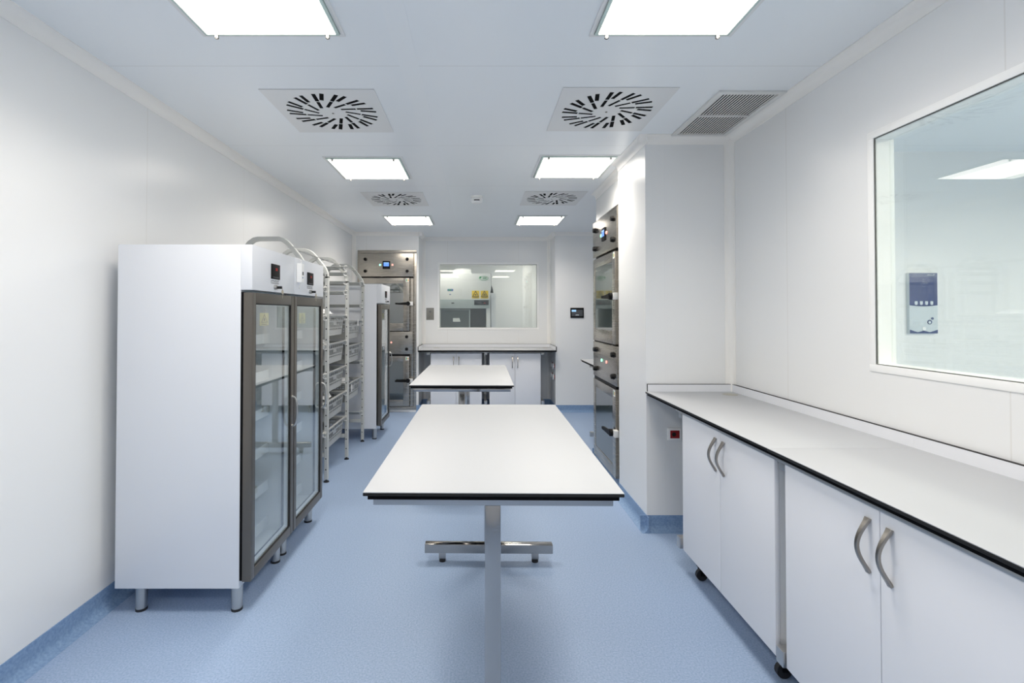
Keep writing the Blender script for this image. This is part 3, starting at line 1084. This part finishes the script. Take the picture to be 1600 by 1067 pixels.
bag('white crumpled bag in the lowest basket of the farther rack bay', (-1.42, 5.10, .745), (.08, .14, .03), 4)
for (y, z, lab) in ((5.34, 1.36, 'white paper tag hanging on the topmost far rack basket'), (5.08, .69, 'white paper tag on the lowest far rack basket'), (5.545, .72, 'white paper tag hanging on the far rack post')):
    b = MB(); x = -1.296 if z < .71 or z > 1.3 else -1.283
    b.box(x, x + .0015, y - .018, y + .018, z - .05, z + .02)
    tag(b.build('paper_tag', 'paper'), lab, 'tag')


# ---------------------------------------------------------------- pass-through steel chambers
def make_chamber():
    """frame plane y=0 facing -Y, centre x=0, z absolute"""
    t = thing('steel_chamber', '', 'chamber')
    b = MB()
    F, ft = .434, .045
    b.box(-F, F, -.004, .014, 2.375 - ft, 2.375, .002); b.box(-F, F, -.004, .014, .032, .032 + ft, .002)
    b.box(-F, -F + ft, -.004, .014, .032 + ft, 2.375 - ft, .002); b.box(F - ft, F, -.004, .014, .032 + ft, 2.375 - ft, .002)
    b.build('surround', 'steel', t)
    b = MB(); b.box(-.425, .425, .014, .48, .034, 2.37); b.build('casing', 'steel', t)
    b = MB(); b.box(-F + ft, F - ft, .000, .012, .08, 2.33); b.build('backing', 'edge', t)  # near-black sheet; its colour puts in the shadow gap round the panels
    b = MB()
    b.box(.340, .388, -.020, .012, .085, 1.965, .002)
    b.build('jamb', 'steel', t)
    D = -.066

    def knob(x, z, par):
        k = MB()
        k.cyl((x, D - .004, z), (x, D, z), .025, 8); k.cyl((x, D - .026, z), (x, D - .004, z), .020, 8, .024)
        k.build('knob', 'black', par)
    # control panel
    b = MB(); b.box(-.410, .393, D, -.004, 1.982, 2.320, .003); p1 = b.build('control_panel', 'steel', t)
    for x in (-.307, .305):
        for z in (2.235, 2.060):
            knob(x, z, p1)
    b = MB(); b.box(-.053, .056, D - .010, D, 2.093, 2.208, .003)
    b.m(1).box(-.037, .040, D - .0106, D - .010, 2.131, 2.188); b.m(2).box(-.033, .036, D - .011, D - .0106, 2.176, 2.185)
    b.build('touch_screen', ['black', 'screenblue', 'screenlight'], p1)
    for x, m_ in ((-.090, 'ledgreen'), (.090, 'ledred')):
        b = MB(); b.cyl((x, D - .008, 2.152), (x, D, 2.152), .013, 18, .015); b.build('indicator_lamp', m_, p1)

    def chamber_door(z0, z1, g0, g1, hz):
        x0, x1 = -.410, .338
        gx0, gx1 = -.345, .250
        b = MB()
        b.box(x0, gx0, D, -.006, z0, z1, .002); b.box(gx1, x1, D, -.006, z0, z1, .002)
        b.box(gx0, gx1, D, -.006, z0, g0, .0015); b.box(gx0, gx1, D, -.006, g1, z1, .0015)
        d = b.build('chamber_door', 'steel', t)
        MB().box(gx0 - .001, gx1 + .001, D + .004, D + .010, g0 - .001, g1 + .001).build('door_glass', 'machineglass', d)
        b = MB()
        b.box(.335, .392, D - .022, D + .012, hz - .028, hz + .028, .004)
        b.build('latch_block', 'clip', d)
        b = MB()
        b.cyl((.325, D - .045, hz), (.325, D, hz), .030, 16)
        b.sweep([(.340, D - .038, hz), (.27, D - .042, hz - .002), (.20, D - .045, hz - .004), (.140, D - .052, hz - .002)], [(-.016, -.011), (.016, -.011), (.016, .011), (-.016, .011)], (0, 0, 1), scale=[(1.4, 1), (1.1, 1), (.8, 1), (.7, 1)])
        b.build('lever', 'black', d)
        b = MB(); b.box(.285, .335, D - .001, D, z1 - .060, z1 - .008); b.m(1).box(.292, .306, D - .0015, D - .001, z1 - .050, z1 - .016); b.m(2).box(.314, .328, D - .0015, D - .001, z1 - .048, z1 - .022)
        b.build('sticker', ['paper', 'green', 'orange'], d)
        return d
    chamber_door(1.190, 1.962, 1.300, 1.880, 1.588)
    b = MB(); b.box(-.410, .385, D, -.004, .852, 1.178, .003); p2 = b.build('service_panel', 'steel', t)
    for x in (-.307, .300):
        for z in (1.105, .925):
            knob(x, z, p2)
    b = MB(); b.cyl((.076, D - .007, 1.022), (.076, D, 1.022), .013, 18); b.build('indicator_lamp', 'ledred', p2)
    b = MB(); b.cyl((-.09, D - .007, 1.022), (-.09, D, 1.022), .013, 18); b.build('indicator_lamp', 'ledgreen', p2)
    chamber_door(.095, .822, .190, .745, .470)
    b = MB()
    b.box(-.40, .33, -.058, -.004, .825, .849); b.build('gap_strip', 'black', t)  # black strips filling the gaps between doors and panels
    b = MB(); b.box(-.40, .33, -.040, -.004, 1.966, 1.979); b.build('gap_strip', 'black', t)
    b = MB(); b.box(-.40, .33, -.058, -.004, 1.179, 1.189); b.build('gap_strip', 'black', t)
    return t


C0 = make_chamber()
place(C0, (-1.321, YW, 0), 0)
tag(C0, 'stainless steel chamber with blue screen set in the back wall, left of the niche', 'chamber', 'stainless steel pass-through chambers')
C1 = copy_tree(C0)
place(C1, (XB, 4.357, 0), -PI / 2)
tag(C1, 'stainless steel chamber set in the right side block, seen edge on past the pier', 'chamber', 'stainless steel pass-through chambers')


# ---------------------------------------------------------------- small wall fittings
t = thing('intercom', 'small grey steel intercom plate on the back wall left of the window', 'intercom', (-.735, YN, 1.436))
b = MB().box(-.060, .060, -.003, 0, -.095, .095, .001); b.build('faceplate', 'plate_steel', t)
b = MB().cyl((0, -.0045, .035), (0, -.003, .035), .018, 20); b.build('speaker', 'ink', t)
b = MB().cyl((-.018, -.006, -.052), (-.018, -.003, -.052), .006, 16); b.build('button', 'chrome', t)

t = thing('touch_panel', 'small black touch panel with blue field on the back wall right of the niche', 'panel', (1.473, YW, 1.452))
b = MB().box(-.098, .098, -.012, 0, -.075, .075, .003); b.build('housing', 'black', t)
b = MB().box(-.080, .082, -.0125, -.012, -.048, .047)
b.m(1).box(-.080, -.015, -.013, -.0125, .017, .045); b.m(2).box(-.022, .026, -.013, -.0125, -.036, -.026)
b.build('screen', ['screengrey', 'screenlight', 'palegrey'], t)

t = thing('red_socket', 'white framed red wall socket under the right counter beside the pier', 'socket', (1.322, YP0, .640))
b = MB().box(-.046, .046, -.010, 0, -.041, .041, .004); b.build('plate', 'plate', t)
b = MB().box(-.031, .031, -.012, -.010, -.026, .026, .001); b.m(1).cyl((-.006, -.013, 0), (-.006, -.012, 0), .014, 20); b.build('insert', ['red', 'edge'], t)

sk = None
for i, (y, z, lab) in enumerate([(7.30, .66, 'upper front wall socket on the right side of the back niche'), (7.30, .50, 'lower front wall socket on the right side of the back niche'),
                                 (7.50, .67, 'upper rear wall socket on the right side of the back niche'), (7.50, .51, 'lower rear wall socket on the right side of the back niche')]):
    if sk is None:
        sk = thing('wall_socket', '', 'socket')
        b = MB()
        b.cyl((-.028, 0, 0), (-.012, 0, 0), .044, 24); b.build('plate', 'plate', sk)
        b = MB(); b.cyl((-.012, 0, 0), (0, 0, 0), .034, 18); b.build('insert', 'red', sk)
        o = sk
    else:
        o = copy_tree(sk)
    o.location = (NX1, y, z)
    tag(o, lab, 'socket', 'round sockets in the back niche')

# dispenser in the side room
t = thing('wall_dispenser', 'navy and white wall dispenser seen through the right window', 'dispenser', (3.262, 3.6, 1.522))
hw, hh = .1035, .222
b = MB().box(-hw, hw, -.025, 0, -hh, hh, .004); b.build('housing', 'palegrey', t)
b = MB()
pts = [(-hw + .002, hh - .002), (hw - .002, hh - .002), (hw - .002, -.015)]
for i in range(1, 12):
    u = 1 - i / 6.0
    pts.append((u * (hw - .002), -.015 - .008 * (1 - u * u)))
pts.append((-hw + .002, -.015))
b.prism(pts, 'y', -0.0262, -.025); b.build('navy_cover', 'navy', t)
MB().box(-hw + .002, hw - .002, -0.0272, -0.0262, hh - .032, hh - .002).build('top_band', 'navy2', t)
b = MB()
b.prism([(-hw + .002, -hh + .002), (hw - .002, -hh + .002), (hw - .002, -hh + .028), (.045, -hh + .010), (.02, -hh + .016), (0, -hh + .021), (-.02, -hh + .016), (-.045, -hh + .010), (-hw + .002, -hh + .028)], 'y', -0.0262, -.025)
b.build('bottom_band', 'navy', t)
for x in (-.055, -.017, .021, .059):
    b = MB(); b.prism([(x - .010, .014), (x + .010, .014), (x + .010, -.006), (x + .006, -.013), (x - .006, -.013), (x - .010, -.006)], 'y', -0.0275, -0.0262); b.build('button', 'palegrey', t)
b = MB(); b.cyl((.043, -.028, -.138), (.043, -.025, -.138), .016, 24); b.m(1).cyl((.041, -0.0285, -.140), (.041, -.028, -.140), .010, 20); b.m(2).cyl((.063, -.028, -.112), (.063, -.025, -.112), .009, 20)
b.build('bubble_mark', ['navy', 'palegrey', 'navy2'], t)
b = MB(); b.cyl((.001, -0.0285, -.186), (.001, -0.0262, -.186), .013, 20); b.build('nozzle', 'plate', t)
text_mesh('lettering', 'HELLUP', .016, 'palegrey', t, facing_front(.055, -0.0276, hh - .0165), .0003, 1.0)
b = MB()
random.seed(5)
for k in range(26):
    a = random.uniform(0, 2 * PI); r = random.uniform(.004, .028)
    x, z = .004 + r * math.cos(a), .148 + r * math.sin(a)
    b.box(x - .0012, x + .0012, -0.0266, -0.0262, z - .0012, z + .0012)
b.build('drop_print', 'palegrey', t)

# ---------------------------------------------------------------- safety cabinet in the far room
HY = 8.5
t = thing('safety_cabinet', 'large white and grey safety cabinet seen through the back window', 'cabinet', (-.5, HY, 0))
org = (-.5, HY, 0)
HX0, HX1 = -1.28, .235
b = MB()
b.box(HX0, HX1, HY, HY + .72, 1.685, 2.135, .004)
b.box(HX0, HX0 + .06, HY + .02, HY + .72, .75, 1.685); b.box(.165, HX1, HY + .02, HY + .72, .75, 1.685)
b.box(HX0, HX1, HY, HY + .72, .70, .95, .004)
b.build('housing', 'white', t, org)
MB().box(HX0 + .002, .222, HY - .012, HY + .05, 1.528, 1.684, .002).build('grey_fascia', 'hoodgrey', t, org)
b = MB(); b.box(HX0 + .06, .165, HY + .70, HY + .72, .95, 1.685); b.box(HX0 + .06, .165, HY + .02, HY + .70, .95, .96); b.build('work_chamber', 'hooddark2', t, org)
b = MB(); b.box(HX0 + .08, -.115, HY + .03, HY + .06, 1.02, 1.515); b.build('sash', 'hoodgrey', t, org)
b = MB(); b.box(-.625, -.135, HY + .018, HY + .03, 1.04, 1.50); b.m(1).box(-.60, -.16, HY + .016, HY + .018, 1.08, 1.46); b.build('smoked_pane', ['hooddark', 'hooddark'], t, org)
b = MB(); b.prism([(-.415, 1.298), (-.285, 1.298), (-.300, 1.362), (-.415, 1.362)], 'y', HY + .013, HY + .0155); b.build('paper_note', 'paper', t, org)
b = MB(); b.box(-.045, .205, HY - .020, HY - .012, 1.588, 1.672, .003); b.m(1).box(.005, .085, HY - .021, HY - .020, 1.615, 1.650); b.m(2).box(.12, .15, HY - .021, HY - .020, 1.612, 1.632)
b.build('control_panel', ['edge', 'screengrey', 'red'], t, org)
b = MB(); b.box(-.440, -.392, HY - .016, HY - .012, 1.612, 1.632); b.build('catch', 'edge', t, org)


def sign(x0, x1, z0, z1, kind):
    b = MB()
    b.box(x0, x1, HY - .003, HY, z0, z1, .001)
    b.m(1)
    cx = (x0 + x1) / 2; w = (x1 - x0) * .40; zb = z0 + (z1 - z0) * .24; zt = z1 - (z1 - z0) * .06
    S = [(-.0006, -.0050), (.0006, -.0050), (.0006, .0050), (-.0006, .0050)]
    y = HY - .0035
    b.sweep([(cx - w, y, zb), (cx, y, zt), (cx + w, y, zb)], S, (0, 1, 0), closed=True)
    zc = zb + (zt - zb) * .33
    if kind:
        for k in range(3):
            a = PI / 2 + k * 2 * PI / 3
            b.cyl((cx + .013 * math.cos(a), HY - .0042, zc + .013 * math.sin(a)), (cx + .013 * math.cos(a), HY - .003, zc + .013 * math.sin(a)), .0105, 14)
    else:
        b.box(cx - .013, cx + .013, HY - .0042, HY - .003, zc - .010, zc + .008)
        b.box(cx - .016, cx + .016, HY - .0042, HY - .003, zc - .003, zc)
    for k in range(2):
        b.box(cx - w * .8, cx + w * .8, HY - .0042, HY - .003, z0 + .010 + k * .009, z0 + .014 + k * .009)
    b.build('warning_sign', ['yellow', 'edge'], t, org)


sign(-.085, .043, 1.702, 1.838, 0)
sign(.066, .200, 1.702, 1.838, 1)
b = MB(); b.box(-.515, -.255, HY - .002, HY, 1.708, 1.872)
b.m(1).box(-.510, -.410, HY - .003, HY - .002, 1.830, 1.868); b.m(2).box(-.495, -.445, HY - .0035, HY - .003, 1.838, 1.860)
b.m(3)
for r_ in range(7):
    z = 1.862 - r_ * .020
    b.box(-.345, -.268, HY - .003, HY - .002, z - .0035, z)
for r_ in range(4):
    z = 1.800 - r_ * .022
    b.box(-.425, -.362, HY - .003, HY - .002, z - .005, z)
b.m(1).box(-.478, -.448, HY - .003, HY - .002, 1.764, 1.780)
b.build('instruction_label', ['paper', 'inkblue', 'green', 'palegrey'], t, org)
b = MB()
pts = [(.119 + .078 * math.cos(2 * PI * i / 36), HY - .003, 2.055 + .034 * math.sin(2 * PI * i / 36)) for i in range(36)]
b.sweep(pts, [(-.001, -.003), (.001, -.003), (.001, .003), (-.001, .003)], (0, 1, 0), closed=True)
b.cyl((.062, HY - .0035, 2.068), (.062, HY, 2.068), .018, 18)
for k in range(3):
    b.box(.10, .17, HY - .003, HY, 2.041 + k * .012, 2.047 + k * .012)
b.build('logo', 'green', t, org)
b = MB(); b.prism([(-.43, 2.135), (.075 - .16, 2.135), (-.10, 2.215), (-.40, 2.215)], 'y', HY + .1, HY + .6)
b.cyl((-.25, HY + .35, 2.215), (-.25, HY + .35, 2.245), .14, 24)
b.build('exhaust_hood', 'white', t, org)
t = thing('hanging_handset', 'black handset hanging by its cord beside the white safety cabinet', 'handset', (.262, HY + .03, 1.84))
b = MB(); b.cyl((.0, 0, -.04), (0, 0, .03), .026, 14, .016); b.cyl((0, 0, .03), (-.008, 0, .09), .016, 14, .004); b.build('grip', 'black', t)
b = MB(); b.tube([(-.008, 0, .09), (-.012, 0, .2), (-.015, 0, .29), (-.028, 0, .296), (-.05, 0, .297)], .003, (0, 1, 0), 6); b.build('cord', 'black', t)
t = thing('wall_unit', 'white slim wall unit with two drawers beside the safety cabinet', 'cabinet', (.32, HY + .2, 0))
b = MB().box(-.07, .015, 0, .4, .0, 1.80, .003); b.build('carcass', 'door', t)
for z0, z1 in ((1.70, 1.78), (1.10, 1.66)):
    b = MB().box(-.060, .010, -.012, 0, z0, z1, .002); b.build('front', 'door', t)
